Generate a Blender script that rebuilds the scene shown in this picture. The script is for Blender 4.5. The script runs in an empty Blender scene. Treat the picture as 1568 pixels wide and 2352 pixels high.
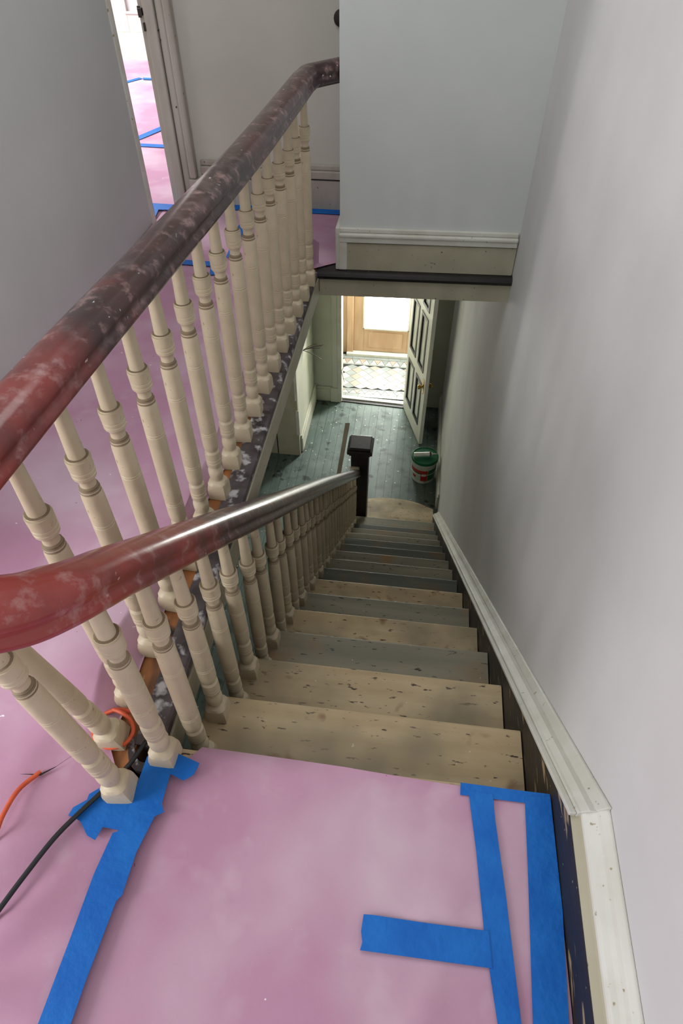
import bpy, math, random
from mathutils import Vector, Matrix
random.seed(7)
sc = bpy.context.scene
COL = sc.collection
# ------------------------------------------------------------------ camera
CAM = dict(yaw=.1261, pitch=.8092, roll=-.0017, f=1456.53, loc=(0, -.5088, 1.3042))
cd = bpy.data.cameras.new('camera'); cam = bpy.data.objects.new('camera', cd); COL.objects.link(cam)
cd.sensor_fit = 'VERTICAL'; cd.sensor_height = 36; cd.lens = CAM['f'] * 36 / 2352; cd.clip_start = .02
_y, _p, _r = CAM['yaw'], CAM['pitch'], CAM['roll']
fw = Vector((-math.sin(_y) * math.cos(_p), math.cos(_y) * math.cos(_p), -math.sin(_p)))
rt = Vector((math.cos(_y), math.sin(_y), 0)); up = rt.cross(fw)
rr = rt * math.cos(_r) + up * math.sin(_r); uu = up * math.cos(_r) - rt * math.sin(_r)
cam.matrix_world = Matrix(((rr.x, uu.x, -fw.x, CAM['loc'][0]), (rr.y, uu.y, -fw.y, CAM['loc'][1]), (rr.z, uu.z, -fw.z, CAM['loc'][2]), (0, 0, 0, 1)))
sc.camera = cam
# ------------------------------------------------------------------ world, lights, exposure
sc.view_settings.view_transform = 'Standard'; sc.view_settings.look = 'None'
sc.view_settings.gamma = 1; sc.view_settings.use_curve_mapping = False
sc.view_settings.exposure = 0.0
w = bpy.data.worlds.new('world'); sc.world = w; w.use_nodes = True
bg = w.node_tree.nodes['Background']; bg.inputs[0].default_value = (.94, .98, 1.0, 1); bg.inputs[1].default_value = .92
def area(name, loc, target, sx, sy, power, col=(1, 1, 1)):
    l = bpy.data.lights.new(name, 'AREA'); l.shape = 'RECTANGLE'; l.size = sx; l.size_y = sy; l.energy = power; l.color = col
    o = bpy.data.objects.new(name, l); COL.objects.link(o); o.location = loc
    o.rotation_euler = (Vector(target) - Vector(loc)).to_track_quat('-Z', 'Y').to_euler()
    return o
area('daylight_hall_window', (-2.3, -1.0, 1.05), (.0, -.15, .1), .8, 1.0, 36, (1.0, .97, .99))
area('stairwell_fill', (-.50, 1.0, 2.66), (-.50, 1.0, 0), 1.0, 1.8, 21, (.98, 1, .99))  # added fill under the closed ceiling, lifts left wall, front wall and treads
area('daylight_room_window', (-3.6, 4.7, 1.9), (-2.2, 4.3, 0), 1.4, 1.4, 130, (1, .99, 1))
area('vestibule_fill', (.06, 6.80, -1.35), (-1.1, 5.5, -3.4), .30, .30, 75, (1, 1, .97))  # added fill inside the vestibule, no window behind it; lights the floor leftward
area('lower_hall_fill', (-1.45, 2.7, -1.9), (-.2, 5.6, -2.7), .7, 1.2, 8, (1, 1, .95))  # added hidden fill for the far and right walls of the lower hall
# ------------------------------------------------------------------ mesh helpers
class MB:
    def __init__(s): s.v = []; s.f = []; s.sm = []
    def add(s, vs, fs, smooth=False):
        n = len(s.v); s.v += [tuple(v) for v in vs]; s.f += [tuple(i + n for i in f) for f in fs]; s.sm += [smooth] * len(fs); return s
    def box(s, x0, x1, y0, y1, z0, z1):
        return s.add([(x, y, z) for z in (z0, z1) for y in (y0, y1) for x in (x0, x1)],
                     [(0, 2, 3, 1), (4, 5, 7, 6), (0, 1, 5, 4), (2, 6, 7, 3), (0, 4, 6, 2), (1, 3, 7, 5)])
    def prism(s, poly, z0, z1):
        a = sum(poly[i][0] * poly[(i + 1) % len(poly)][1] - poly[(i + 1) % len(poly)][0] * poly[i][1] for i in range(len(poly)))
        if a < 0: poly = poly[::-1]
        n = len(poly)
        return s.add([(x, y, z0) for x, y in poly] + [(x, y, z1) for x, y in poly],
                     [tuple(range(n))[::-1], tuple(range(n, 2 * n))] + [(i, (i + 1) % n, n + (i + 1) % n, n + i) for i in range(n)])
    def prism_ax(s, poly, a0, a1, axis):           # poly in the plane across axis ('x': (y,z), 'y': (x,z))
        n = len(poly)
        P = (lambda q, a: (a, q[0], q[1])) if axis == 'x' else (lambda q, a: (q[0], a, q[1]))
        s.add([P(q, a0) for q in poly] + [P(q, a1) for q in poly],
              [tuple(range(n))[::-1], tuple(range(n, 2 * n))] + [(i, (i + 1) % n, n + (i + 1) % n, n + i) for i in range(n)])
        return s
    def lathe(s, prof, cx=0, cy=0, seg=14, cap=True):
        vs = []; fs = []
        for z, r in prof:
            for k in range(seg):
                a = 2 * math.pi * k / seg; vs.append((cx + r * math.cos(a), cy + r * math.sin(a), z))
        for i in range(len(prof) - 1):
            for k in range(seg):
                a = i * seg + k; b = i * seg + (k + 1) % seg; fs.append((a, b, b + seg, a + seg))
        if cap: fs.append(tuple(range(seg))[::-1]); fs.append(tuple(range((len(prof) - 1) * seg, len(prof) * seg)))
        return s.add(vs, fs, True)
    def sweep(s, prof, path, upv=(0, 0, 1), closed=True, cap=True, smooth=True):
        path = [Vector(q) for q in path]; n = len(prof); vs = []; fs = []
        for i, q in enumerate(path):
            t = (path[min(i + 1, len(path) - 1)] - path[max(i - 1, 0)]).normalized()
            u0 = Vector(upv)
            if abs(t.dot(u0)) > .98: u0 = Vector((0, 1, 0))
            sd = t.cross(u0).normalized(); uv = sd.cross(t)
            for a, b in prof: vs.append(q + sd * a + uv * b)
        for i in range(len(path) - 1):
            for k in range(n if closed else n - 1):
                a = i * n + k; b = i * n + (k + 1) % n; fs.append((a, b, b + n, a + n))
        if cap: fs.append(tuple(range(n))[::-1]); fs.append(tuple(range((len(path) - 1) * n, len(path) * n)))
        return s.add(vs, fs, smooth)
    def tube(s, path, r, seg=8):
        rs = r if isinstance(r, (list, tuple)) else None
        if rs is None: return s.sweep([(r * math.cos(2 * math.pi * k / seg), r * math.sin(2 * math.pi * k / seg)) for k in range(seg)], path)
    def build(s, name, m, parent=None, bevel=0):
        me = bpy.data.meshes.new(name); me.from_pydata(s.v, [], s.f)
        me.polygons.foreach_set('use_smooth', s.sm)
        import bmesh
        b = bmesh.new(); b.from_mesh(me); bmesh.ops.recalc_face_normals(b, faces=b.faces); b.to_mesh(me); b.free()
        if any(s.sm): me.set_sharp_from_angle(angle=math.radians(50))
        me.materials.append(m); o = bpy.data.objects.new(name, me); COL.objects.link(o)
        if parent: o.parent = parent
        if bevel:
            md = o.modifiers.new('bevel', 'BEVEL'); md.width = bevel; md.segments = 2; md.limit_method = 'ANGLE'
        return o
def tag(o, label, cat, group=None):
    o['label'] = label; o['category'] = cat
    if group: o['group'] = group
    return o
def empty(name, loc=(0, 0, 0), rz=0, label=None, cat=None, group=None):
    o = bpy.data.objects.new(name, None); COL.objects.link(o); o.location = loc; o.rotation_euler = (0, 0, rz); o.empty_display_size = .1
    if label: tag(o, label, cat, group)
    return o
def struct(o): o['kind'] = 'structure'; return o
def spline(pts, n=8):
    P = [Vector(q) for q in pts]; P = [2 * P[0] - P[1]] + P + [2 * P[-1] - P[-2]]; out = []
    for i in range(1, len(P) - 2):
        a, b, c, d = P[i - 1:i + 3]
        for k in range(n):
            t = k / n; out.append(.5 * (2 * b + (c - a) * t + (2 * a - 5 * b + 4 * c - d) * t * t + (3 * b - a - 3 * c + d) * t ** 3))
    return out + [P[-2]]
def sm(a, b, x):
    t = max(0, min(1, (x - a) / (b - a))); return t * t * (3 - 2 * t)
# ------------------------------------------------------------------ materials
def lin(c): return tuple(((v / 255) / 12.92 if v <= 10 else ((v / 255 + .055) / 1.055) ** 2.4) for v in c) + (1,)
def mat(name, c1, c2=None, scale=4, rough=.6, detail=4, stretch=(1, 1, 1), bump=0, bscale=None, lo=.35, hi=.65, specks=None, metal=0, coat=0, fine=None, spec=.5):
    m = bpy.data.materials.new(name); m.use_nodes = True; nt = m.node_tree; N = nt.nodes; L = nt.links
    b = N['Principled BSDF']; b.inputs['Roughness'].default_value = rough; b.inputs['Metallic'].default_value = metal
    b.inputs['Specular IOR Level'].default_value = spec
    if coat: b.inputs['Coat Weight'].default_value = coat; b.inputs['Coat Roughness'].default_value = .15
    tc = N.new('ShaderNodeTexCoord'); mp = N.new('ShaderNodeMapping'); mp.inputs['Scale'].default_value = stretch
    L.new(tc.outputs['Object'], mp.inputs['Vector'])
    def noise(sc_, det=4, src=None):
        n = N.new('ShaderNodeTexNoise'); n.inputs['Scale'].default_value = sc_; n.inputs['Detail'].default_value = det
        L.new((src or mp).outputs[0] if src is None else src, n.inputs['Vector']); return n
    def ramp(sock, a, z):
        r = N.new('ShaderNodeMapRange'); r.inputs[1].default_value = a; r.inputs[2].default_value = z; L.new(sock, r.inputs[0]); return r.outputs[0]
    def mix(fac, A, B):
        x = N.new('ShaderNodeMix'); x.data_type = 'RGBA'
        if isinstance(fac, float): x.inputs[0].default_value = fac
        else: L.new(fac, x.inputs[0])
        for i, v in ((6, A), (7, B)):
            if isinstance(v, tuple): x.inputs[i].default_value = v
            else: L.new(v, x.inputs[i])
        return x.outputs[2]
    col = lin(c1)
    if c2: col = mix(ramp(noise(scale, detail).outputs['Fac'], lo, hi), col, lin(c2))
    if fine: # (colour, scale, lo, hi, stretch)
        mp2 = N.new('ShaderNodeMapping'); mp2.inputs['Scale'].default_value = fine[4]; L.new(tc.outputs['Object'], mp2.inputs['Vector'])
        col = mix(ramp(noise(fine[1], 6, mp2.outputs[0]).outputs['Fac'], fine[2], fine[3]), col, lin(fine[0]))
    for sp in (specks or []):   # (colour, scale, lo, hi)
        col = mix(ramp(noise(sp[1], 3, tc.outputs['Object']).outputs['Fac'], sp[2], sp[3]), col, lin(sp[0]))
    if isinstance(col, tuple): b.inputs['Base Color'].default_value = col
    else: L.new(col, b.inputs['Base Color'])
    if bump:
        bn = N.new('ShaderNodeBump'); bn.inputs['Strength'].default_value = bump; bn.inputs['Distance'].default_value = .01
        L.new(noise(bscale or scale * 3, 5).outputs['Fac'], bn.inputs['Height']); L.new(bn.outputs[0], b.inputs['Normal'])
    return m
def emit(name, c, s):
    m = bpy.data.materials.new(name); m.use_nodes = True; nt = m.node_tree; b = nt.nodes['Principled BSDF']
    b.inputs['Base Color'].default_value = lin(c); b.inputs['Emission Color'].default_value = lin(c); b.inputs['Emission Strength'].default_value = s
    return m
M = {}
M['wall'] = mat('plaster_white', (208, 207, 206), (199, 198, 197), 2.2, .75, bump=.06, bscale=30, spec=.25)
M['wall_cool'] = mat('plaster_cool', (206, 209, 208), (198, 202, 200), 2.0, .75, bump=.05, bscale=30, spec=.25)
M['wall_beige'] = mat('plaster_beige', (206, 204, 194), (197, 194, 184), 2.0, .75, bump=.05, bscale=30, spec=.25)
M['wall_low'] = mat('plaster_cream', (205, 206, 190), (192, 193, 176), 2.5, .7, bump=.05, bscale=25, spec=.25)
M['trim'] = mat('painted_trim', (208, 208, 200), (196, 194, 182), 9, .45, bump=.12, bscale=40, specks=[((150, 140, 110), 60, .68, .72)])
M['trim_worn'] = mat('worn_trim', (188, 182, 172), (160, 152, 140), 8, .55, stretch=(1, 1, .25), bump=.25, bscale=30, specks=[((70, 60, 50), 38, .70, .74)])
M['fascia'] = mat('fascia_paint', (176, 170, 148), (162, 156, 134), 6, .6, bump=.1, bscale=30, specks=[((90, 84, 66), 70, .70, .75)])
M['cream'] = mat('baluster_cream', (206, 192, 164), (192, 178, 150), 14, .5, bump=.12, bscale=60, specks=[((150, 130, 100), 80, .68, .76)])
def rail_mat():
    """dark stained rail, reddened near the stair head by wear and painted-in window light, with dusty scuffs and painted highlights"""
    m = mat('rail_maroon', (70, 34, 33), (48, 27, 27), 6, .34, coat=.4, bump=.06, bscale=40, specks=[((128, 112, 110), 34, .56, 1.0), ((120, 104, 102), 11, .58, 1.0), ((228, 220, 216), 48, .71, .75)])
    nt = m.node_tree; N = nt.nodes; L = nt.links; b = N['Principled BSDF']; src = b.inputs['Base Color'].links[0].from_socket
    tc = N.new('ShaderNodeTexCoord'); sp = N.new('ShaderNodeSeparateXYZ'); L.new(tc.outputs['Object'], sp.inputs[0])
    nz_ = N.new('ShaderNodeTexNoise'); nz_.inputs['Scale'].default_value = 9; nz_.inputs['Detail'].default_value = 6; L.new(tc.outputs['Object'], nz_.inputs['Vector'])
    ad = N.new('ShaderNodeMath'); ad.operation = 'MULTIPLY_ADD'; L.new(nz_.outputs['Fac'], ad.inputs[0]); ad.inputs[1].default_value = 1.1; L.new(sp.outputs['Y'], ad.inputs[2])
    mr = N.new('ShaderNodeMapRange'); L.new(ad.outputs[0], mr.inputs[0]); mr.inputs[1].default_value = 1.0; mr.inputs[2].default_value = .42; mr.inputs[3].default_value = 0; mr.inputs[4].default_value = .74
    mx = N.new('ShaderNodeMix'); mx.data_type = 'RGBA'; L.new(mr.outputs[0], mx.inputs[0]); L.new(src, mx.inputs[6]); mx.inputs[7].default_value = lin((164, 54, 46))  # red mix paints in window light at the stair head, besides wear
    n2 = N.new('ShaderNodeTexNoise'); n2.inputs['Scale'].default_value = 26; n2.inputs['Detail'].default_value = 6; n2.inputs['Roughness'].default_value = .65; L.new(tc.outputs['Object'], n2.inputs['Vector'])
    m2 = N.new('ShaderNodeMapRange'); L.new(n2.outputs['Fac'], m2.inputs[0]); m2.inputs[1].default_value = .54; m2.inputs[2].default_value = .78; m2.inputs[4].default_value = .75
    x2 = N.new('ShaderNodeMix'); x2.data_type = 'RGBA'; L.new(m2.outputs[0], x2.inputs[0]); L.new(mx.outputs[2], x2.inputs[6]); x2.inputs[7].default_value = lin((186, 150, 148)); L.new(x2.outputs[2], b.inputs['Base Color'])  # pale scuffs, also painting in the rail's white highlights
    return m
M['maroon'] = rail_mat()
M['crease'] = mat('crease_tone', (150, 132, 106), (128, 112, 88), 20, .65)  # darker tone for the narrow groove faces of the balusters
M['dark'] = mat('dark_stain', (38, 32, 32), (26, 24, 24), 12, .45, bump=.1, bscale=40, specks=[((150, 145, 140), 60, .71, .75)])
M['newel'] = mat('newel_stain', (30, 22, 21), (22, 18, 18), 12, .4, bump=.08, bscale=40, specks=[((120, 110, 105), 70, .70, .75)])
M['splatter'] = mat('paint_spattered', (52, 42, 44), (92, 84, 86), 16, .5, bump=.15, bscale=50, specks=[((196, 194, 196), 26, .54, .66)])
M['skirt'] = mat('skirt_black', (34, 30, 27), (24, 22, 20), 16, .5, stretch=(1, .3, 1), bump=.2, bscale=60, fine=((150, 128, 96), 40, .61, .66, (1, .22, 1)), specks=[((170, 165, 150), 90, .72, .76)])
M['pine'] = mat('bare_pine', (198, 178, 142), (178, 156, 118), 3, .6, stretch=(.6, 6, 6), bump=.08, bscale=30, fine=((62, 44, 32), 74, .64, .68, (.40, 1.3, 1)), specks=[((225, 215, 195), 60, .71, .75), ((138, 126, 100), 3.5, .45, .7), ((118, 84, 52), 9, .62, .72)])
M['pine_grimy'] = mat('grimy_pine', (144, 138, 118), (122, 118, 102), 3, .6, stretch=(.6, 6, 6), bump=.08, bscale=30, fine=((52, 46, 38), 66, .64, .69, (.40, 1.3, 1)), specks=[((205, 200, 185), 60, .72, .76), ((150, 118, 76), 4, .56, .75)])
M['pine_dark'] = mat('dark_pine', (98, 102, 92), (78, 84, 76), 3, .6, stretch=(.6, 6, 6), bump=.08, bscale=30, specks=[((190, 188, 175), 60, .72, .76), ((122, 98, 66), 4, .54, .75)])
M['orange_wood'] = mat('bare_subfloor', (168, 106, 52), (104, 66, 36), 14, .6, stretch=(2, .5, 1), bump=.2, bscale=40, specks=[((40, 28, 22), 16, .60, .70), ((216, 190, 140), 30, .66, .74)])
M['paper'] = mat('pink_paper', (184, 140, 164), (177, 132, 156), 1.6, .75, bump=.04, bscale=90, specks=[((204, 184, 196), 2.4, .44, .80), ((200, 172, 188), 11, .55, .95), ((240, 232, 236), 38, .745, .77), ((120, 80, 100), 60, .76, .78)], spec=.2)
M['tape'] = mat('blue_tape', (6, 94, 180), (18, 106, 190), 14, .6, bump=.2, bscale=70, stretch=(1, 1, 1), spec=.3)
M['plank'] = mat('grey_floor_paint', (98, 112, 107), (82, 96, 90), 3, .5, stretch=(4, .8, 1), bump=.06, bscale=30, specks=[((64, 76, 70), 7, .52, .72), ((50, 60, 56), 9, .62, .68), ((208, 208, 196), 34, .69, .72), ((118, 130, 124), 2, .5, .75)], spec=.25)
M['gap'] = mat('floor_gap', (30, 34, 34), None, rough=.8)
M['black'] = mat('black_void', (12, 12, 12), None, rough=.8)
M['door_white'] = mat('door_white', (214, 214, 204), (204, 204, 192), 5, .4, bump=.05, bscale=30)
M['door_black'] = mat('moulding_black', (22, 26, 26), None, rough=.4)
M['brass'] = mat('brass', (190, 155, 70), (160, 128, 60), 30, .25, metal=1)
M['oak'] = mat('varnished_wood', (196, 164, 134), (176, 142, 110), 5, .4, stretch=(1, 1, .3), bump=.05, bscale=30, fine=((206, 174, 142), 12, .55, .75, (1, 1, .2)))
M['pane'] = emit('lit_pane', (250, 255, 252), 12.0)
M['green'] = mat('bucket_green', (14, 96, 58), (10, 84, 50), 12, .6, spec=.3)
M['tub'] = mat('bucket_white', (205, 208, 196), (188, 192, 176), 9, .4, specks=[((120, 122, 100), 24, .66, .74)])
M['red'] = mat('label_red', (168, 34, 32), None, rough=.5)
M['lab_green'] = mat('label_green', (40, 96, 66), None, rough=.5)
M['lab_pale'] = mat('label_pale', (176, 190, 176), None, rough=.5)
M['tube'] = mat('tube_white', (222, 222, 216), (200, 200, 196), 20, .4)
M['orange'] = mat('orange_cord', (214, 92, 52), (196, 78, 42), 30, .5)
M['cordblack'] = mat('black_cord', (26, 30, 32), None, rough=.35)
M['lath'] = mat('grey_lath', (176, 166, 146), (150, 140, 120), 8, .7, stretch=(1, 1, .2))
M['twig'] = mat('wire_brown', (82, 62, 50), (60, 46, 40), 20, .6)
M['tile_pale'] = mat('tile_pale', (196, 190, 178), (180, 172, 160), 12, .35)
M['tile_grey'] = mat('tile_grey', (140, 146, 144), (126, 132, 130), 12, .35)
M['tile_brown'] = mat('tile_brown', (164, 150, 138), (150, 136, 124), 12, .35)
M['rust'] = mat('hardware_dark', (34, 28, 24), (50, 38, 30), 30, .6)
# ------------------------------------------------------------------ geometry constants
R, T, NR = .2, .2325, 17
HL = NR * R                      # lower floor at -3.4
XS, XR = .35, .41                # tread right end, right wall
SL = R / T
KL = .042
def yl(x): return 2.182 + KL * x  # line of the far edge of the stairwell
# ================================================================== STRUCTURE
# upper floor slabs
fl = struct(empty('floor'))
MB().box(-4.2, -.50, -2.4, 2.2, -.10, 0).build('subfloor', M['orange_wood'], fl)
MB().prism([(-.445, -2.4), (.42, -2.4), (.42, -.02), (-.445, -.02)], -.10, 0).build('landing_subfloor', M['orange_wood'], fl)
MB().prism([(-.50, -2.4), (-.445, -2.4), (-.445, -.10), (-.50, -.10)], -.10, 0).build('landing_subfloor', M['orange_wood'], fl)
MB().prism([(-4.2, 2.2), (-.46, 2.2), (-.46, yl(-.46) + .03), (.42, yl(.42) + .03), (.42, 3.0), (1.6, 3.0), (1.6, 8.4), (-4.2, 8.4)], -.10, 0).build('subfloor', M['orange_wood'], fl)
# stairwell edges
def nose_prof(r=.021): return [(r * math.cos(a), r * math.sin(a)) for a in [math.pi * k / 6 for k in range(-3, 4)]]
t1 = struct(MB().prism_ax([(-.505, -.028), (-.452, -.028), (-.445, -.022), (-.443, -.012), (-.446, -.002), (-.453, .002), (-.505, .003)], 0.0, 2.17, 'y').build('trim_1', M['splatter']))
t2 = struct(MB().prism_ax([(-.452, -.108), (-.440, -.108), (-.440, -.024), (-.452, -.024)], .0, 2.165, 'y').build('trim_2', M['fascia']))
t3 = struct(MB().prism_ax([(-.472, -.172), (-.462, -.172), (-.462, -.124), (-.472, -.124)], .06, .85, 'y').build('trim_3', M['fascia']))
m_ = MB()
pf = [(0, -.034), (.016, -.033), (.026, -.026), (.03, -.014), (.026, -.004), (.015, .002), (-.07, .003), (-.07, -.034)]
vs = []
for x in (-.455, .411): vs += [(x, yl(x) + .03 - a, z) for a, z in pf]
n = len(pf); m_.add(vs, [tuple(range(n))[::-1], tuple(range(n, 2 * n))] + [(i, (i + 1) % n, n + (i + 1) % n, n + i) for i in range(n)])
t4 = struct(m_.build('trim_4', M['dark']))
t5 = struct(MB().prism([(-.44, yl(-.44) + .018), (.411, yl(.411) + .018), (.411, yl(.411) + .032), (-.44, yl(-.44) + .032)], -.112, -.030).build('trim_5', M['fascia']))
# rounded end of the well beside the landing: dark curved panel with a pale worn rim
m_ = MB(); m2 = MB(); seg = 12; A = [math.pi + math.pi * k / seg for k in range(seg + 1)]
cx, cy, ra = -.4725, .045, .032
for k in range(seg):
    q = [(cx + ra * math.cos(a), cy - .03 + 1.6 * ra * math.sin(a)) for a in (A[k], A[k + 1])]; o_ = [(cx + (ra + .012) * math.cos(a), cy - .03 + 1.6 * (ra + .012) * math.sin(a)) for a in (A[k], A[k + 1])]
    m_.prism([q[0], q[1], o_[1], o_[0]], -.30, -.012); m2.prism([q[0], q[1], o_[1], o_[0]], -.012, .004)
t6 = struct(m_.build('trim_6', M['skirt'])); m2.build('rim', M['splatter'], t6)
# right wall
struct(MB().box(XR, XR + .12, -2.4, 7.2, -HL - .1, 2.75).build('wall_right', M['wall']))
# far partition over the stairwell edge
pw = struct(MB().prism([(-.35, 2.232 + KL * -.35), (.412, 2.232 + KL * .412), (.412, 2.36), (-.35, 2.35)], 0, 2.75).build('wall_front', M['wall_cool']))
bb = struct(empty('baseboard_front'))
def yw(x): return 2.232 + KL * x
def strip(x0, x1, d, z0, z1, name, m, parent, bev=0):
    return MB().prism([(x0, yw(x0) - d), (x1, yw(x1) - d), (x1, yw(x1) + .002), (x0, yw(x0) + .002)], z0, z1).build(name, m, parent, bev)
strip(-.33, .405, .012, .004, .122, 'board', M['fascia'], bb)
strip(-.33, .405, .004, .121, .127, 'shadow_gap', M['black'], bb)
strip(-.352, .405, .020, .126, .150, 'moulding', M['trim'], bb, .004)
strip(-.352, .405, .026, .150, .166, 'moulding', M['trim'], bb, .005)
strip(-.352, .405, .012, .166, .186, 'moulding', M['trim'], bb, .005)
strip(-.354, -.318, .018, .004, .150, 'corner_block', M['trim'], bb, .004)
MB().prism([(-.368, yw(-.35) - .016), (-.35, yw(-.35) - .016), (-.35, 2.36), (-.368, 2.36)], .004, .186).build('return_board', M['trim'], bb, .004)
# upper hall far wall with its doorway casing
fwl = struct(MB().box(-1.21, .6, 2.862, 2.96, 0, 2.75).box(-2.2, -1.21, 2.862, 2.96, 2.1, 2.75).box(-4.2, -2.2, 2.862, 2.96, 0, 2.75).build('wall_back', M['wall_beige']))
bb = struct(empty('baseboard_back'))
MB().box(-1.14, .3, 2.846, 2.864, .0, .150).build('board', M['trim_worn'], bb)
MB().box(-1.14, .3, 2.855, 2.864, .150, .157).build('shadow_gap', M['black'], bb)
MB().box(-1.14, .3, 2.838, 2.864, .157, .195).build('moulding', M['trim_worn'], bb, .005)
MB().box(-1.14, .3, 2.848, 2.864, .195, .222).build('moulding', M['trim_worn'], bb, .006)
cs = struct(empty('trim_7'))
MB().box(-1.31, -1.275, 2.835, 2.965, 0, 2.1).build('jamb', M['trim_worn'], cs, .003)
MB().box(-1.285, -1.235, 2.815, 2.864, 0, 2.15).build('casing_board', M['trim_worn'], cs, .006)
MB().box(-1.232, -1.196, 2.826, 2.864, .0, 2.15).build('casing_board', M['trim_worn'], cs, .008)
MB().box(-1.195, -1.160, 2.812, 2.864, .14, 2.17).build('back_band', M['trim_worn'], cs, .010)
MB().box(-1.197, -1.150, 2.806, 2.864, 0, .14).build('plinth_block', M['trim_worn'], cs, .004)
MB().box(-1.314, -1.300, 2.833, 2.85, .79, .83).box(-1.306, -1.288, 2.811, 2.84, .80, .825).build('keeper_plate', M['rust'], cs)
MB().box(-1.292, -1.284, 2.812, 2.83, .745, .775).build('screw_hole', M['rust'], cs)
# left wall of the upper hall
struct(MB().box(-1.46, -1.345, .10, 2.61, 0, 2.75).build('wall_left', M['wall_cool']))
struct(MB().prism([(-1.36, 2.585), (-1.338, 2.588), (-1.332, 2.60), (-1.336, 2.622), (-1.36, 2.622)], 0, 2.75).build('trim_8', M['trim']))
# the room beyond the doorway
rm = struct(MB().box(-4.2, -.8, 6.03, 6.12, 0, 2.75).build('wall_room_back', M['wall']))
dr = struct(empty('door_2'))
MB().box(-2.86, -2.66, 6.0, 6.03, .20, 2.1).box(-2.66, -1.9, 6.0, 6.03, .20, .34).build('frame', M['door_white'], dr, .003)
MB().box(-2.66, -1.9, 6.018, 6.03, .34, 2.1).build('panel', M['wall'], dr)
MB().box(-2.675, -2.655, 5.992, 6.006, .34, 2.1).box(-2.675, -1.9, 5.992, 6.006, .325, .345).build('panel_moulding', M['trim'], dr, .004)
struct(MB().box(-4.0, -1.6, 5.985, 6.03, 0, .20).build('baseboard_room', M['door_white'], None, .005))
struct(MB().box(-1.25, -1.15, 2.96, 6.03, 0, 2.75).build('wall_room_right', M['wall']))
struct(MB().box(-4.25, -4.15, 2.96, 6.03, 0, .6).build('wall_room_left', M['wall']))
struct(MB().box(-1.46, .53, -2.4, 2.96, 2.70, 2.78).box(-4.25, -1.15, 2.96, 6.12, 2.70, 2.78).build('ceiling', M['wall']))
struct(MB().box(-1.75, .42, -2.5, -2.4, -HL - .1, -.1).build('wall_lower_back', M['wall_low']))
# ---- lower hall
struct(MB().box(-1.75, -1.62, -2.4, 4.75, -HL, -.1).build('wall_lower_left', M['wall_low']))
struct(MB().box(-1.62, -1.385, 4.76, 4.86, -HL, -.1).build('wall_lower_return', M['fascia']))
pil = struct(empty('trim_9'))
MB().box(-1.372, -1.13, 4.755, 4.80, -HL, -.1).build('pilaster_face', M['fascia'], pil)
MB().box(-1.383, -1.374, 4.77, 4.80, -HL, -.1).build('open_joint', M['black'], pil)
MB().box(-1.150, -1.118, 4.745, 4.757, -HL + .30, -HL + .62).box(-1.150, -1.122, 4.745, 4.757, -HL + .75, -HL + 1.3).build('hinge_leaf', M['trim'], pil)
struct(MB().box(-1.30, -1.13, 4.80, 5.95, -HL, -.1).build('wall_lower_inner', M['wall_low']))
struct(MB().box(-1.13, -1.105, 4.82, 5.82, -HL, -HL + .19).box(-1.13, -1.112, 4.82, 5.82, -HL + .19, -HL + .23).build('baseboard_left', M['wall_low'], None, .006))
struct(MB().box(-1.13, -.81, 5.82, 5.93, -HL, -.1).box(.03, .42, 5.82, 5.93, -HL, -.1).box(-.81, .03, 5.82, 5.93, -HL + 2.15, -.1).build('wall_lower_front', M['wall_low']))
cs = struct(empty('trim_10'))
MB().box(-.905, -.845, 5.795, 5.82, -HL, -HL + 2.2).build('casing_board', M['wall_low'], cs, .005)
MB().box(-.845, -.795, 5.788, 5.94, -HL, -HL + 2.2).build('jamb', M['trim'], cs, .006)
MB().box(.015, .09, 5.795, 5.83, -HL, -HL + 2.2).build('casing_board', M['wall_low'], cs, .005)
MB().box(-.93, -.84, 5.78, 5.82, -HL, -HL + .2).build('plinth_block', M['wall_low'], cs, .005)
struct(MB().box(-1.105, -.93, 5.795, 5.82, -HL, -HL + .165).box(-1.105, -.93, 5.803, 5.82, -HL + .165, -HL + .205).build('baseboard_lower_front', M['wall_low'], None, .006))
struct(MB().box(.385, .41, 4.10, 5.82, -HL, -HL + .17).box(.395, .41, 4.10, 5.82, -HL + .17, -HL + .21).build('baseboard_right', M['trim'], None, .006))
sill = struct(empty('trim_11'))
MB().prism([(-.82, 5.80), (.03, 5.75), (.03, 5.86), (-.82, 5.90)], -HL, -HL + .012).build('sill_board', M['dark'], sill, .004)
MB().prism([(-.82, 5.845), (.03, 5.80), (.03, 5.86), (-.82, 5.90)], -HL, -HL + .03).build('saddle', M['trim'], sill, .006)
# lower floor boards
lf = struct(MB().box(-1.75, .42, -2.4, 5.95, -HL - .1, -HL - .006).build('floor_lower', M['gap']))
x = -1.62; k = 0
while x < .40:
    wd = .086; x1 = min(x + wd - .0025, .41)
    MB().box(x, x1, 1.2, 5.82, -HL - .006, -HL - random.random() * .0012).build('plank', M['plank'], lf); x += wd
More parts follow.
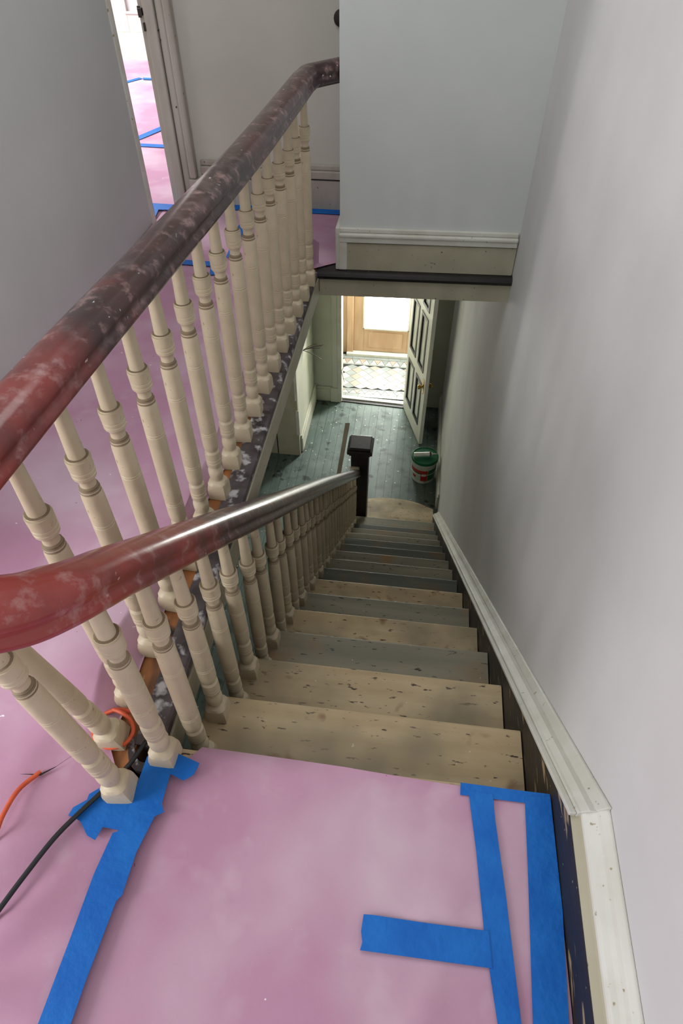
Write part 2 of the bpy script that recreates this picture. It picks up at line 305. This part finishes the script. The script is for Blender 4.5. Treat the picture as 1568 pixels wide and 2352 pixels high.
# vestibule
VF = struct(MB().box(-1.1, .3, 5.93, 7.3, -HL - .1, -HL - .008).build('floor_vestibule', M['gap']))
def tile(poly, m, name='tile'): MB().prism(poly, -HL - .008, -HL).build(name, m, VF)
s_ = .105
for i in range(-9, 10):
    for j in range(-9, 10):
        u, v = i * s_, j * s_
        cxx = -.38 + (u - v) * .7071; cyy = 6.36 + (u + v) * .7071; h_ = s_ * .7071 - .003
        if -.86 < cxx < .16 and 6.12 < cyy < 6.60:
            q = [(max(-.93, min(.2, px)), max(6.10, min(6.62, py))) for px, py in ((cxx - h_, cyy), (cxx, cyy - h_), (cxx + h_, cyy), (cxx, cyy + h_))]
            tile(q, M[['tile_pale', 'tile_grey', 'tile_brown'][(i + 2 * j) % 3]])
for y0, y1 in ((6.0, 6.07), (6.65, 6.76)):
    k = 0; x = -.93
    while x < .2:
        wd = .10
        tile([(x + .004, y0), (x + wd - .004, y0), (x + wd / 2, y1 - .004)], M['tile_pale']); tile([(x + wd / 2 + .004, y1), (x + wd * 1.5 - .004, y1), (x + wd, y0 + .004)], M['tile_grey' if k % 2 else 'tile_brown']); x += wd; k += 1
for y0, y1 in ((5.93, 5.995), (6.075, 6.095), (6.625, 6.645), (6.765, 6.86)):
    x = -.93
    while x < .2: tile([(x, y0), (x + .157, y0), (x + .157, y1), (x, y1)], M['tile_grey']); x += .16
struct(MB().box(-1.1, -.95, 5.93, 7.3, -HL, -.1).build('wall_vestibule_left', M['wall_low']))
struct(MB().box(.2, .42, 5.93, 7.3, -HL, -.1).build('wall_vestibule_right', M['wall_low']))
# outer street door
od = struct(empty('door_3'))
MB().box(-.95, -.86, 6.90, 7.0, -HL, -.1).box(-.86, -.775, 6.86, 7.0, -HL, -.9).build('frame', M['oak'], od, .008)
MB().box(-.775, -.64, 6.90, 6.95, -HL + .045, -.95).box(-.07, .08, 6.90, 6.95, -HL + .045, -.95).box(-.64, -.07, 6.905, 6.95, -HL + .045, -HL + .385).build('leaf', M['oak'], od, .004)
MB().box(-.58, -.13, 6.893, 6.91, -HL + .10, -HL + .33).build('raised_panel', M['oak'], od, .012)
MB().box(-.655, -.635, 6.885, 6.91, -HL + .37, -1.0).box(-.075, -.055, 6.885, 6.91, -HL + .37, -1.0).box(-.655, -.055, 6.885, 6.91, -HL + .37, -HL + .39).build('glazing_bead', M['trim'], od, .003)
MB().box(-.64, -.07, 6.925, 6.93, -HL + .385, -1.0).build('glass_pane', M['pane'], od)
MB().box(.08, .2, 6.88, 7.0, -HL, -.1).build('side_post', M['oak'], od, .006)
struct(MB().box(-.86, .2, 6.82, 6.98, -HL, -HL + .04).build('trim_12', M['trim'], None, .006))
# skirting board on the stair wall: black board, pale cap moulding
sk = struct(empty('baseboard_stair'))
ys0, ys1 = -.068, 3.98
def nz(y): return -SL * y
def wallstrip(prof, y0, y1, dz0=0, dz1=0, slope=True):      # prof in (x, z offset), swept along the stair slope
    m = MB(); n = len(prof); vs = []
    for y, dz in ((y0, dz0), (y1, dz1)):
        vs += [(px, y, (nz(y) if slope else 0) + pz * (1 if True else 1) + dz) for px, pz in prof]
    m.add(vs, [tuple(range(n))[::-1], tuple(range(n, 2 * n))] + [(i, (i + 1) % n, n + (i + 1) % n, n + i) for i in range(n)]); return m
wallstrip([(.353, -.34), (.41, -.34), (.41, .055), (.353, .055)], ys0, 3.86, 0, .02).build('board', M['skirt'], sk)
mp_ = [[(.350, .052), (.362, .052), (.362, .066), (.350, .064)], [(.362, .050), (.392, .050), (.392, .085), (.380, .084), (.368, .074), (.362, .072)],
       [(.390, .050), (.41, .050), (.41, .108), (.404, .108), (.398, .100), (.390, .090)]]
for q in mp_: wallstrip(q, -.074, 3.90, 0, .02).build('cap_moulding', M['trim'], sk, .002)
lb = struct(empty('baseboard_landing'))
MB().box(.353, .41, -2.4, -.068, 0, .112).build('board', M['skirt'], lb)
MB().prism_ax([(.3545, .112), (.41, .112), (.41, .124), (.372, .124), (.368, .117)], -2.4, -.070, 'y').build('bed_strip', M['fascia'], lb)
MB().prism_ax([(.369, .122), (.41, .122), (.41, .147), (.392, .146), (.384, .140), (.374, .136), (.370, .130)], -2.4, -.066, 'y').build('cap_moulding', M['trim'], lb, .002)
MB().prism_ax([(.391, .144), (.41, .144), (.41, .162), (.405, .162), (.395, .155)], -2.4, -.066, 'y').build('cap_moulding', M['trim'], lb, .002)
# ================================================================== STAIRS
st = tag(empty('staircase'), 'steep straight wooden staircase with bare worn pine treads going down', 'staircase')
pal = {1: 'pine', 2: 'pine', 3: 'pine_grimy', 4: 'pine', 5: 'pine_grimy', 6: 'pine', 7: 'pine_dark', 8: 'pine_grimy', 9: 'pine_grimy', 10: 'pine_dark', 11: 'pine_dark', 12: 'pine_grimy', 13: 'pine_grimy', 14: 'pine_dark', 15: 'pine_grimy', 16: 'pine'}
for n_ in range(1, 17):
    z = -n_ * R; y0 = (n_ - 1) * T - .03; y1 = n_ * T
    if n_ == 15: y1 = 3.535
    if n_ == 16:
        m = MB(); pts = [(XS, 3.45), (XS, 3.90)] + [(-.05 + .40 * math.cos(a), 3.84 + .165 * math.sin(a)) for a in [math.pi * k / 12 for k in range(2, 11)]] + [(-.47, 3.87), (-.47, 3.45)]
        m.prism(pts, z - .028, z)
    else:
        m = MB().prism_ax([(y0, z - .028), (y1 - .008, z - .028), (y1, z - .020), (y1 + .001, z - .012), (y1 - .002, z - .004), (y1 - .008, z), (y0, z)], -.437, XS, 'x')
    m.build('tread', M[pal[n_]], st)
for n_ in range(0, 17):
    z1 = -n_ * R - .028; yy = n_ * T - .03
    if n_ == 15: yy = 3.50
    if n_ == 16: yy = 3.83
    MB().box(-.425, XS, yy, yy + .014, -(n_ + 1) * R, z1).build('riser', M['pine_dark'], st)
MB().prism([(-.425, 3.845), (XS, 3.845), (XS, 3.88), (.2, 3.955), (-.05, 3.98), (-.25, 3.96), (-.40, 3.88)], -HL, -16 * R - .028).build('bullnose_riser', M['pine_dark'], st)
m = MB(); poly = [(0.0, -.10)]
for n_ in range(1, 17): poly += [(((n_ - 1) * T - .03), -n_ * R - .028), (n_ * T - .03, -n_ * R - .028)]
poly = [(y_, z_) for y_, z_ in poly if True]
m.prism_ax([(-.03, -.24), (3.75, -3.235), (3.75, -3.40), (3.45, -3.40), (-.03, -.50)], -.436, -.426, 'x').build('stringer', M['skirt'], st)
m = MB().prism_ax([(-.03, -.50), (3.45, -3.395), (3.45, -3.40), (-.03, -.52)], -.43, XS, 'x').build('soffit', M['wall_low'], st)
MB().box(-.437, XS, -.03, .004, -.03, -.002).build('landing_nosing', M['pine'], st)
# ================================================================== BALUSTRADES
PROF = [(.064, .0150), (.068, .0150), (.0705, .0180), (.078, .0200), (.092, .0208), (.104, .0198), (.112, .0160), (.116, .0158), (.117, .0190), (.121, .0203),
        (.131, .0206), (.1325, .0195), (.134, .0206), (.142, .0206), (.1435, .0195), (.145, .0206), (.155, .0206), (.166, .0200), (.172, .0160), (.176, .0160), (.1765, .0178), (.184, .0198), (.194, .0207), (.230, .0210), (.2315, .0200), (.233, .0210), (.2365, .0210), (.238, .0200), (.2395, .0210)]
TOP = [(-.245, .0206), (-.2435, .0196), (-.242, .0206), (-.2385, .0205), (-.237, .0195), (-.2355, .0205), (-.168, .0198), (-.160, .0186), (-.158, .0168), (-.156, .0182), (-.153, .0184), (-.151, .0158), (-.149, .0170), (-.147, .0170), (-.145, .0142), (-.136, .0140), (-.130, .0158), (-.124, .0205), (-.118, .0212), (-.1165, .0198), (-.115, .0210),
       (-.109, .0212), (-.1075, .0200), (-.106, .0212), (-.097, .0216), (-.088, .0220), (-.083, .0220), (-.0825, .0196), (-.079, .0196), (-.0785, .0150)]
GROOVES = {.1325, .112, .116, .172, .176, .2315, .238, .064, .068}
def baluster_mesh(h, neck=.0785):
    """foot block, turned rings, long shaft, collar and tapering neck; h is the height to the rail underside"""
    m = MB(); seg = 20; bl = []
    for z, r in ((0, .0350), (.034, .0350), (.044, .0335), (.053, .0295), (.060, .0230), (.064, .0150)):
        for k in range(seg):
            a = 2 * math.pi * (k + .5) / seg; bl.append((max(-.0255, min(.0255, r * math.cos(a))), max(-.0255, min(.0255, r * math.sin(a))), z))
    m.add(bl, [(i * seg + k, i * seg + (k + 1) % seg, (i + 1) * seg + (k + 1) % seg, (i + 1) * seg + k) for i in range(5) for k in range(seg)] + [tuple(range(seg))[::-1]], True)
    up_ = [(h - neck + .0785 + z, r) for z, r in TOP]
    m.lathe(PROF + up_ + [(h - neck * .5, .0136), (h + .018, .0122)], 0, 0, 18)
    return m
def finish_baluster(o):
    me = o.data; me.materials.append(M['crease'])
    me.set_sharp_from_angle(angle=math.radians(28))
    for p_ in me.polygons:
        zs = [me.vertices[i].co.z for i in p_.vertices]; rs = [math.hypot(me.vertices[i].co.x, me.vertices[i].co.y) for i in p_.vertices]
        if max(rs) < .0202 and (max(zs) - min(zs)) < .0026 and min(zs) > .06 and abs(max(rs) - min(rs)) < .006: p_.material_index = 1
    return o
RAIL = [(-.018, -.034), (-.021, -.028), (-.032, -.026), (-.0375, -.020), (-.0385, -.013), (-.035, -.008), (-.0325, -.004), (-.034, .001), (-.0355, .007), (-.033, .015), (-.026, .022), (-.014, .027), (0, .0285)]
RAIL = [(a * 1.17, b * 1.17) for a, b in RAIL]
RAIL = RAIL + [(-a, b) for a, b in RAIL[-2::-1]]
# upper hall balustrade
ub = tag(empty('hall_balustrade', (-.5, 1, 0)), 'straight upper balustrade with cream turned balusters along the pink papered hall', 'balustrade')
ub.location = (0, 0, 0)
def xb(y): return -.548 + .040 * y
path = [(xb(y), y, z) for y, z in ((-.02, .763), (.1, .761), (.37, .755), (.66, .746), (1.1, .735), (1.42, .730), (1.84, .733), (2.08, .736))]
path = spline(path, 5)
path += [Vector(q) for q in ((-.4555, 2.158, .7365), (-.4535, 2.172, .737), (-.446, 2.183, .737), (-.353, 2.285, .738))]
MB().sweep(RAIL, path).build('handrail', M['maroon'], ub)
MU = None
for k in range(-1, 16):
    y = .098 + .1307 * k if k >= 0 else .006
    if MU is None: o = finish_baluster(baluster_mesh(.722, .118).build('baluster', M['cream'], ub)); MU = o.data
    else: o = bpy.data.objects.new('baluster', MU); COL.objects.link(o); o.parent = ub
    o.location = (xb(y) + .002, y, .002); o.rotation_euler = (random.uniform(-.006, .006), random.uniform(-.006, .006), random.uniform(-.10, .10))
    if k == -1: o.rotation_euler = (.085, -.125, .1)
# stair balustrade
sb = tag(empty('stair_balustrade'), 'sloping stair balustrade with curled maroon handrail descending to the dark newel', 'balustrade')
HR = .598
def xs_(y): return -.40 + .020 * max(0, min(y, .7))
path = [Vector((xs_(y), y, nz(y) + HR + .008 - .028 * sm(1.5, 3.5, y) - .006 * (1 - sm(0, .5, y)))) for y in (3.56, 3.0, 2.4, 1.8, 1.2, .7, .4, .2, .08, 0)]
path = path + spline([(-.40, -.03, .624), (-.404, -.085, .668), (-.425, -.135, .702), (-.465, -.165, .730), (-.510, -.150, .748), (-.540, -.100, .759), (xb(-.02), -.02, .762)], 6)
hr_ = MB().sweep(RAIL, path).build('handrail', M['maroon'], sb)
BM = {}
for n_ in range(1, 16):
    for j in range(2):
        y = n_ * T - .052 - .1163 * j
        if j not in BM: o = finish_baluster(baluster_mesh(n_ * R + nz(y) + HR - .048, .112).build('baluster', M['cream'], sb)); BM[j] = o.data
        else: o = bpy.data.objects.new('baluster', BM[j]); COL.objects.link(o); o.parent = sb
        o.location = (xs_(y) - .002, y, -n_ * R); o.rotation_euler = (random.uniform(-.008, .008), random.uniform(-.008, .008), random.uniform(-.12, .12))
o = finish_baluster(baluster_mesh(.60, .13).build('baluster', M['cream'], sb)); o.location = (-.425, -.022, .004)
o = finish_baluster(baluster_mesh(.68, .18).build('baluster', M['cream'], sb)); o.location = (-.487, -.100, .012); o.rotation_euler = (.0, -.105, .12)
# newel
nw = MB().box(-.435, -.285, 3.57, 3.72, -16 * R, -2.27).build('newel_post', M['newel'], sb, .006)
MB().box(-.450, -.270, 3.555, 3.735, -2.29, -2.265).build('neck_moulding', M['newel'], nw, .006)
MB().box(-.468, -.252, 3.537, 3.753, -2.265, -2.225).build('newel_cap', M['newel'], nw, .008)
MB().box(-.455, -.265, 3.55, 3.74, -2.225, -2.20).build('cap_top', M['newel'], nw, .010)
MB().box(-.442, -.358, 3.535, 3.575, nz(3.56) + HR - .055, nz(3.56) + HR + .045).build('rail_block', M['lath'], nw, .008)
# ================================================================== PAPER, TAPE
def xr_hall(y):
    if y < -.14: return -.465
    if y < .0: return -.465 + (y + .14) / .14 * -.095
    if y < 2.16: return -.558 + .024 * y + .006 * math.sin(y * 9) + .004 * math.sin(y * 23)
    if y < 2.26: return -.506 + (y - 2.16) / .10 * .13
    return -.372
def hump(x, y, x0, y0, dx, dy, wd, ln, h):
    l = math.hypot(dx, dy); dx /= l; dy /= l; u = (x - x0) * dx + (y - y0) * dy; v = -(x - x0) * dy + (y - y0) * dx
    return h * math.exp(-(v / wd) ** 2 - (u / ln) ** 2)
def hp(x, y):
    e = xr_hall(y) - x; h = .005
    if -.05 < y < 2.2:
        k = sm(-.05, .12, y) * (1 - sm(1.9, 2.2, y))
        c = .050 + .030 * math.exp(-((y - .2) / .16) ** 2) + .008 * math.sin(y * 7 + 1); h += k * (.050 + .008 * math.sin(y * 5)) * (max(0, min(1, (e - .004) / (c * .75))) if e < c * .75 else 1 - sm(c * .75, c + .30, e))
    h += .004 * math.sin(x * 5 + y * 3) * math.sin(y * 4 - x) * sm(.02, .1, e) + .002
    for f in ((-.66, -.215, .9, .55, .026, .10, .024), (-.60, -.345, .8, .5, .026, .10, .026), (-.72, -.30, .9, .5, .030, .14, .022), (-.60, -.455, .85, .35, .024, .09, .020), (-.70, -.02, .5, .9, .03, .10, .014), (-.56, -.27, .75, .65, .02, .06, .012)):
        h += hump(x, y, *f)
    return max(h, .003)
def sheet(name, X0, XRf, ylist, nx, hf, m, parent=None):
    vs = []; fs = []
    for y in ylist:
        for i in range(nx + 1):
            t = i / nx; t = 1 - (1 - t) ** 2.2; x = X0 + (XRf(y) - X0) * t; vs.append((x, y, hf(x, y)))
    w_ = nx + 1
    for j in range(len(ylist) - 1):
        for i in range(nx): a = j * w_ + i; fs.append((a, a + 1, a + 1 + w_, a + w_))
    return MB().add(vs, fs, True).build(name, m, parent)
ylist = [-2.2, -1.4, -1.0] + [-.8 + .02 * k for k in range(60)] + [.4 + .03 * k for k in range(82)]
hp_o = tag(sheet('hall_floor_paper', -1.34, xr_hall, ylist, 90, hp, M['paper']), 'pink protective paper covering the upper hall floor left of the balusters', 'floor paper')
# upturned end of the sheet by the last baluster
m = MB(); pts = [(-.498, 2.10), (-.490, 2.16), (-.472, 2.215), (-.452, 2.25)]
zt = [.085, .115, .13, .10]
vs = [(x, y, .004) for x, y in pts] + [(x + .006, y - .004, z) for (x, y), z in zip(pts, zt)]
m.add(vs, [(i, i + 1, i + 5, i + 4) for i in range(3)], True).build('upturned_flap', M['paper'], hp_o)
MB().prism([(-.706, -.094), (-.680, -.0905), (-.664, -.087), (-.640, -.070), (-.618, -.046), (-.643, -.0735), (-.664, -.092), (-.682, -.0925)], .0155, .0165).build('tear', M['black'], hp_o)
def hl(x, y):
    h = .004 + .0012 * math.sin(x * 9 + y * 4) + hump(x, y, .12, -.22, .75, .65, .012, .05, .008) + hump(x, y, .17, -.20, .6, .8, .010, .05, .007) + hump(x, y, .12, -.36, .3, .9, .012, .05, .007)
    if y > .006: h = .004 - (y - .006) * 1.6
    return h
def yfront(x): return .018 - .022 * sm(-.4, .25, x)
vs = []; fs = []; NX, NY = 40, 50
for j in range(NY + 1):
    t = j / NY; t = t ** .5
    for i in range(NX + 1):
        x = -.468 + (.352 + .468) * i / NX
        yf = yfront(x) if x > -.385 else -.02 - .07 * sm(-.385, -.468, x)
        y = -1.6 + (yf + 1.6) * t; vs.append((x, y, hl(x, y) + (.002 if x < -.44 else 0)))
for j in range(NY):
    for i in range(NX): a = j * (NX + 1) + i; fs.append((a, a + 1, a + NX + 2, a + NX + 1))
tag(MB().add(vs, fs, True).build('landing_floor_paper', M['paper']), 'pink protective paper taped over the landing at the stair head', 'floor paper')
def slab_ys(): return [2.80 + .12 * k for k in range(28)]
tag(sheet('room_floor_paper', -4.0, lambda y: -1.26 if y > 2.82 else -1.345, [2.63, 2.70, 2.80] + [2.84 + .11 * k for k in range(30)], 24, lambda x, y: .004 + .0015 * math.sin(x * 4 + y * 6), M['paper']), 'sunlit pink protective paper on the floor of the room through the doorway', 'floor paper')
def tape(poly, label, z=.0072, wav=None, group='blue masking tape strips'):
    m = MB()
    n = len(poly)
    hz = wav or (lambda x, y: z)
    a = sum(poly[i][0] * poly[(i + 1) % n][1] - poly[(i + 1) % n][0] * poly[i][1] for i in range(n))
    if a < 0: poly = poly[::-1]
    m.add([(x, y, hz(x, y)) for x, y in poly] + [(x, y, hz(x, y) + .0008) for x, y in poly],
          [tuple(range(n))[::-1], tuple(range(n, 2 * n))] + [(i, (i + 1) % n, n + (i + 1) % n, n + i) for i in range(n)])
    return tag(m.build('tape_strip', M['tape']), label, 'tape', group)
tape([(-.575, -.158), (-.572, -.143), (-.551, -.126), (-.551, -.115), (-.520, -.088), (-.46, -.080), (-.44, -.10), (-.425, -.135), (-.420, -.155), (-.462, -.172), (-.501, -.170), (-.507, -.194), (-.525, -.188), (-.547, -.166), (-.558, -.162)],
     'crooked blue tape piece crossing beneath the nearest baluster foot', .0185)
tape([(-.492, -.52), (-.441, -.52), (-.4375, -.40), (-.430, -.285), (-.423, -.275), (-.422, -.205), (-.409, -.140), (-.394, -.130), (-.403, -.115), (-.404, -.06), (-.405, -.008), (-.444, .002), (-.462, -.03), (-.4635, -.105), (-.470, -.175), (-.478, -.178), (-.486, -.25), (-.4875, -.35)],
     'long blue tape strip up the left side of the landing paper', .0205)
tape([(-.415, -.012), (-.352, -.030), (-.353, -.040), (-.357, -.054), (-.366, -.062), (-.374, -.068), (-.404, -.058)], 'short blue tape tab sticking out right at the stair head', .0218)
tape([(.175, .002), (.26, .001), (.350, .001), (.350, -.022), (.174, -.022)], 'blue tape strip along the landing edge at the right corner', .0085)
tape([(.190, -.012), (.238, -.014), (.2405, -.06), (.254, -.185), (.272, -.40), (.275, -.52), (.240, -.52), (.233, -.38), (.215, -.26), (.203, -.12)], 'slanting blue tape strip left of the pair by the black skirting', .0095)
tape([(.300, -.01), (.350, -.004), (.352, -.20), (.340, -.45), (.338, -.52), (.285, -.52), (.2875, -.36), (.296, -.15)], 'straight blue tape strip against the black landing skirting', .0102)
tape([(.005, -.249), (.02, -.248), (.11, -.2485), (.222, -.247), (.226, -.300), (.11, -.301), (.004, -.302), (.007, -.29), (.003, -.275)], 'short crosswise blue tape strip ending mid landing', .0108)
tape([(-1.09, 2.194), (-.905, 2.191), (-.895, 2.146), (-1.08, 2.149)], 'blue tape strip across the hall paper seen under the handrail', .0125)
tape([(-.925, 2.150), (-.873, 2.155), (-.868, 2.068), (-.905, 2.062)], 'short blue tape end hanging off the hall cross strip', .0138)
tape([(-.905, 2.60), (-.872, 2.598), (-.855, 2.40), (-.845, 2.25), (-.878, 2.24), (-.888, 2.40)], 'blue tape strip running toward the far hall wall between balusters', .0125)
tape([(-1.14, 2.846), (-.36, 2.846), (-.36, 2.79), (-.80, 2.783), (-1.14, 2.785)], 'long blue tape strip along the far hall baseboard', .0125)
tape([(-1.43, 2.815), (-1.275, 2.81), (-1.262, 2.74), (-1.36, 2.735), (-1.34, 2.60), (-1.385, 2.60)], 'blue tape patch on the floor of the doorway threshold', .0135)
tape([(-2.53, 5.14), (-2.405, 5.375), (-2.365, 5.35), (-2.49, 5.10)], 'slanted blue tape strip farthest back on the sunlit room paper', .0075)
tape([(-2.371, 5.37), (-2.10, 5.365), (-2.09, 5.31), (-2.352, 5.315)], 'short blue tape strip near the far skirting of the room', .0085)
tape([(-1.93, 3.80), (-1.70, 4.42), (-1.65, 4.38), (-1.88, 3.77)], 'diagonal blue tape strip halfway across the room paper', .0075)
tape([(-1.90, 3.765), (-1.55, 3.755), (-1.55, 3.70), (-1.90, 3.71)], 'crosswise blue tape strip nearest the doorway in the room', .0085)
# ================================================================== CORDS
oc = [(-.80, -.55, .012), (-.74, -.40, .016), (-.700, -.30, .020), (-.690, -.222, .026), (-.694, -.175, .030), (-.690, -.126, .024), (-.668, -.084, .014)]
oc = [(x, y, max(z, hp(x, y) + .006)) for x, y, z in oc[:-1]] + [oc[-1]]
tag(MB().tube(spline(oc, 6), .0048, 8).build('orange_cord', M['orange']), 'orange extension cord end curving over the hall paper at the lower left', 'cord')
lp = [(-.462, .020, .012), (-.478, .032, .030), (-.510, .050, .034), (-.552, .058, .030), (-.588, .044, .020), (-.596, .016, .017), (-.580, -.010, .016), (-.548, -.020, .016), (-.518, -.008, .018), (-.507, .016, .026), (-.516, .034, .040), (-.540, .046, .044), (-.56, .052, .040)]
tag(MB().tube(spline(lp, 6), .0046, 8).build('orange_cord', M['orange']), 'loop of orange cord wrapped around a baluster foot by the landing', 'cord')
bc = [(-.69, -.55, .02), (-.655, -.40, .024), (-.628, -.329, .026), (-.608, -.271, .026), (-.581, -.202, .026), (-.551, -.151, .027), (-.521, -.105, .027), (-.492, -.050, .022), (-.477, .016, .006), (-.470, .10, -.05), (-.466, .2, -.12), (-.464, .34, -.2)]
bc = [(x, y, max(z, hp(x, y) + .0065) if x < -.50 else z) for x, y, z in bc]
tag(MB().tube(spline(bc, 6), .0050, 8).build('black_cord', M['cordblack']), 'black cable crossing the blue tape and dropping into the stairwell', 'cord')
# ================================================================== LOWER DOOR LEAF
dl = struct(empty('door_1', (-.005, 5.79, -HL + .012), math.atan2(5.112 - 5.79, .212 + .005)))
# leaf local x runs from hinge to free edge; local y towards +y side is the hall-left face
LW, LH, TH = .715, 2.06, .040
px = [(.075, .305), (.385, .605)]; pz = [(.19, .745), (.875, 1.485), (1.56, 1.93)]
m = MB()
xg = [0, px[0][0], px[0][1], px[1][0], px[1][1], LW]; zs_ = [0, pz[0][0], pz[0][1], pz[1][0], pz[1][1], pz[2][0], pz[2][1], LH]
for i in (0, 2, 4): m.box(xg[i], xg[i + 1], -TH, 0, 0, LH)
for i in (1, 3):
    for j in (0, 2, 4, 6): m.box(xg[i], xg[i + 1], -TH, 0, zs_[j], zs_[j + 1])
m.build('leaf', M['door_white'], dl)
for a, b in px:
    for c, d in pz:
        MB().box(a, b, -TH + .012, -.014, c, d).build('panel', M['door_white'], dl)
        mm = MB(); w2 = .032
        for side in (0.0, -TH):
            s0, s1 = (side - .012, side + .006) if side == 0 else (side - .006, side + .012)
            mm.box(a, a + w2, s0, s1, c, d).box(b - w2, b, s0, s1, c, d).box(a + w2, b - w2, s0, s1, c, c + w2).box(a + w2, b - w2, s0, s1, d - w2, d)
        mm.build('panel_moulding', M['door_black'], dl)
for sgn, y0 in ((1, 0), (-1, -TH)):
    hh = MB().lathe([(0, .026), (.008, .026), (.012, .012), (.03, .010), (.034, .020), (.046, .026), (.058, .022), (.062, .008)], 0, 0, 14)
    o = hh.build('knob', M['brass'], dl); o.rotation_euler = (-sgn * math.pi / 2, 0, 0); o.location = (.655, y0, .745)
    o = MB().box(-.02, .02, 0, .004, -.085, .085).build('knob_plate', M['brass'], dl); o.location = (.655, y0 if sgn > 0 else y0 - .004, .745)
o = MB().box(.600, .675, 0, .022, 1.10, 1.19).build('rim_lock', M['brass'], dl, .004)
for z in (.25, 1.0, 1.8): MB().lathe([(z - .05, .008), (z + .05, .008)], -.004, .004, 10).build('hinge', M['rust'], dl)
# ================================================================== BUCKET, TUBE, LATH, WIRES
bk = tag(empty('bucket', (.240, 4.575, -HL)), 'white plastic bucket with green lid and red label beside the open door', 'bucket')
MB().lathe([(0, .110), (.004, .116), (.10, .122), (.235, .131), (.24, .136), (.285, .137), (.288, .132)], 0, 0, 32).build('body', M['tub'], bk)
MB().lathe([(.270, .139), (.272, .1405), (.288, .1415), (.300, .141), (.304, .137), (.304, .131), (.297, .127), (.296, .0)], 0, 0, 32, False).build('lid', M['green'], bk)
def wraps(a0, a1, z0, z1, name, m, dr=.0012):
    mm = MB(); seg = 8; vs = []
    rad = lambda z: .116 + (z / .235) * .015 + dr
    for k in range(seg + 1):
        a = math.radians(a0 + (a1 - a0) * k / seg)
        for z in (z0, z1): vs.append((rad(z) * math.cos(a), rad(z) * math.sin(a), z))
    mm.add(vs, [(2 * k, 2 * k + 2, 2 * k + 3, 2 * k + 1) for k in range(seg)], True); return mm.build(name, m, bk)
wraps(-175, -102, .155, .195, 'label_band', M['red'])
wraps(-175, -102, .140, .155, 'label_stripe', M['lab_green'])
wraps(-103, -70, .045, .195, 'label', M['red'], .0018)
wraps(-68, -10, .045, .200, 'label', M['lab_green'])
wraps(-172, -105, .04, .140, 'label', M['lab_pale'])
wraps(-150, -128, .07, .105, 'label_mark', M['red'], .0022)
wraps(-98, -76, .115, .150, 'label_mark', M['tub'], .0026)
MB().tube(spline([(-.139, 0, .25), (-.15, -.02, .2), (-.13, -.07, .16), (-.06, -.135, .15), (.03, -.142, .15), (.11, -.10, .17), (.145, -.02, .2), (.139, 0, .25)], 4), .0028, 6).build('bail_handle', M['tub'], bk)
tb = tag(empty('caulk_tube', (.225, 4.565, -HL + .304 + .024), .16), 'white caulk tube with thin nozzle lying across the green bucket lid', 'caulk tube')
o = MB().lathe([(-.105, .022), (-.103, .0235), (.05, .0235), (.052, .0245), (.058, .0245)], 0, 0, 16).build('barrel', M['tube'], tb); o.rotation_euler = (0, math.pi / 2, 0)
o = MB().lathe([(.058, .0245), (.064, .025), (.070, .024), (.072, .018), (.076, .018)], 0, 0, 16).build('dark_collar', M['rust'], tb); o.rotation_euler = (0, math.pi / 2, 0)
o = MB().lathe([(.076, .012), (.080, .017), (.088, .016), (.090, .008), (.15, .003)], 0, 0, 12).build('nozzle', M['tube'], tb); o.rotation_euler = (0, math.pi / 2, 0)
m = MB(); a = Vector((-.66, 4.02, -HL)); b = Vector((-.478, 3.668, -2.03)); m.sweep([(-.019, -.005), (.019, -.005), (.019, .005), (-.019, .005)], [a, a.lerp(b, .5), b], upv=(.3, -1, 0), smooth=False)
tag(m.build('wood_lath', M['lath']), 'thin grey wooden lath leaning against the dark newel post', 'lath')
wb = tag(empty('loose_wires', (-1.128, 5.2, -2.33)), 'bundle of loose dark wire ends poking from the lower hall wall', 'wires')
for e in ((.16, -.05, .12), (.20, .02, .055), (.20, .10, .02), (.17, .06, .0), (.19, .05, -.13)):
    e = Vector(e); MB().tube(spline([(0, 0, 0), e * .5 + Vector((0, 0, .012)), e], 4), .0034, 6).build('wire', M['twig'], wb)
wb = tag(empty('loose_wires', (-.797, 5.80, -2.96)), 'few reddish wire ends sticking out of the front door jamb', 'wires')
for e in ((.025, -.03, -.07), (.03, -.03, .08), (.035, -.02, -.13)):
    e = Vector(e); MB().tube(spline([(0, 0, 0), e * .5, e], 4), .003, 6).build('wire', M['twig'], wb)
kn = tag(empty('wall_knob', (-.425, 2.862, .80)), 'dark round knob on the far hall wall beside the partition edge', 'knob')
o = MB().lathe([(0, .03), (.006, .032), (.014, .028), (.018, .016), (.02, .0)], 0, 0, 18, False).build('disc', M['rust'], kn); o.rotation_euler = (math.pi / 2, 0, 0)
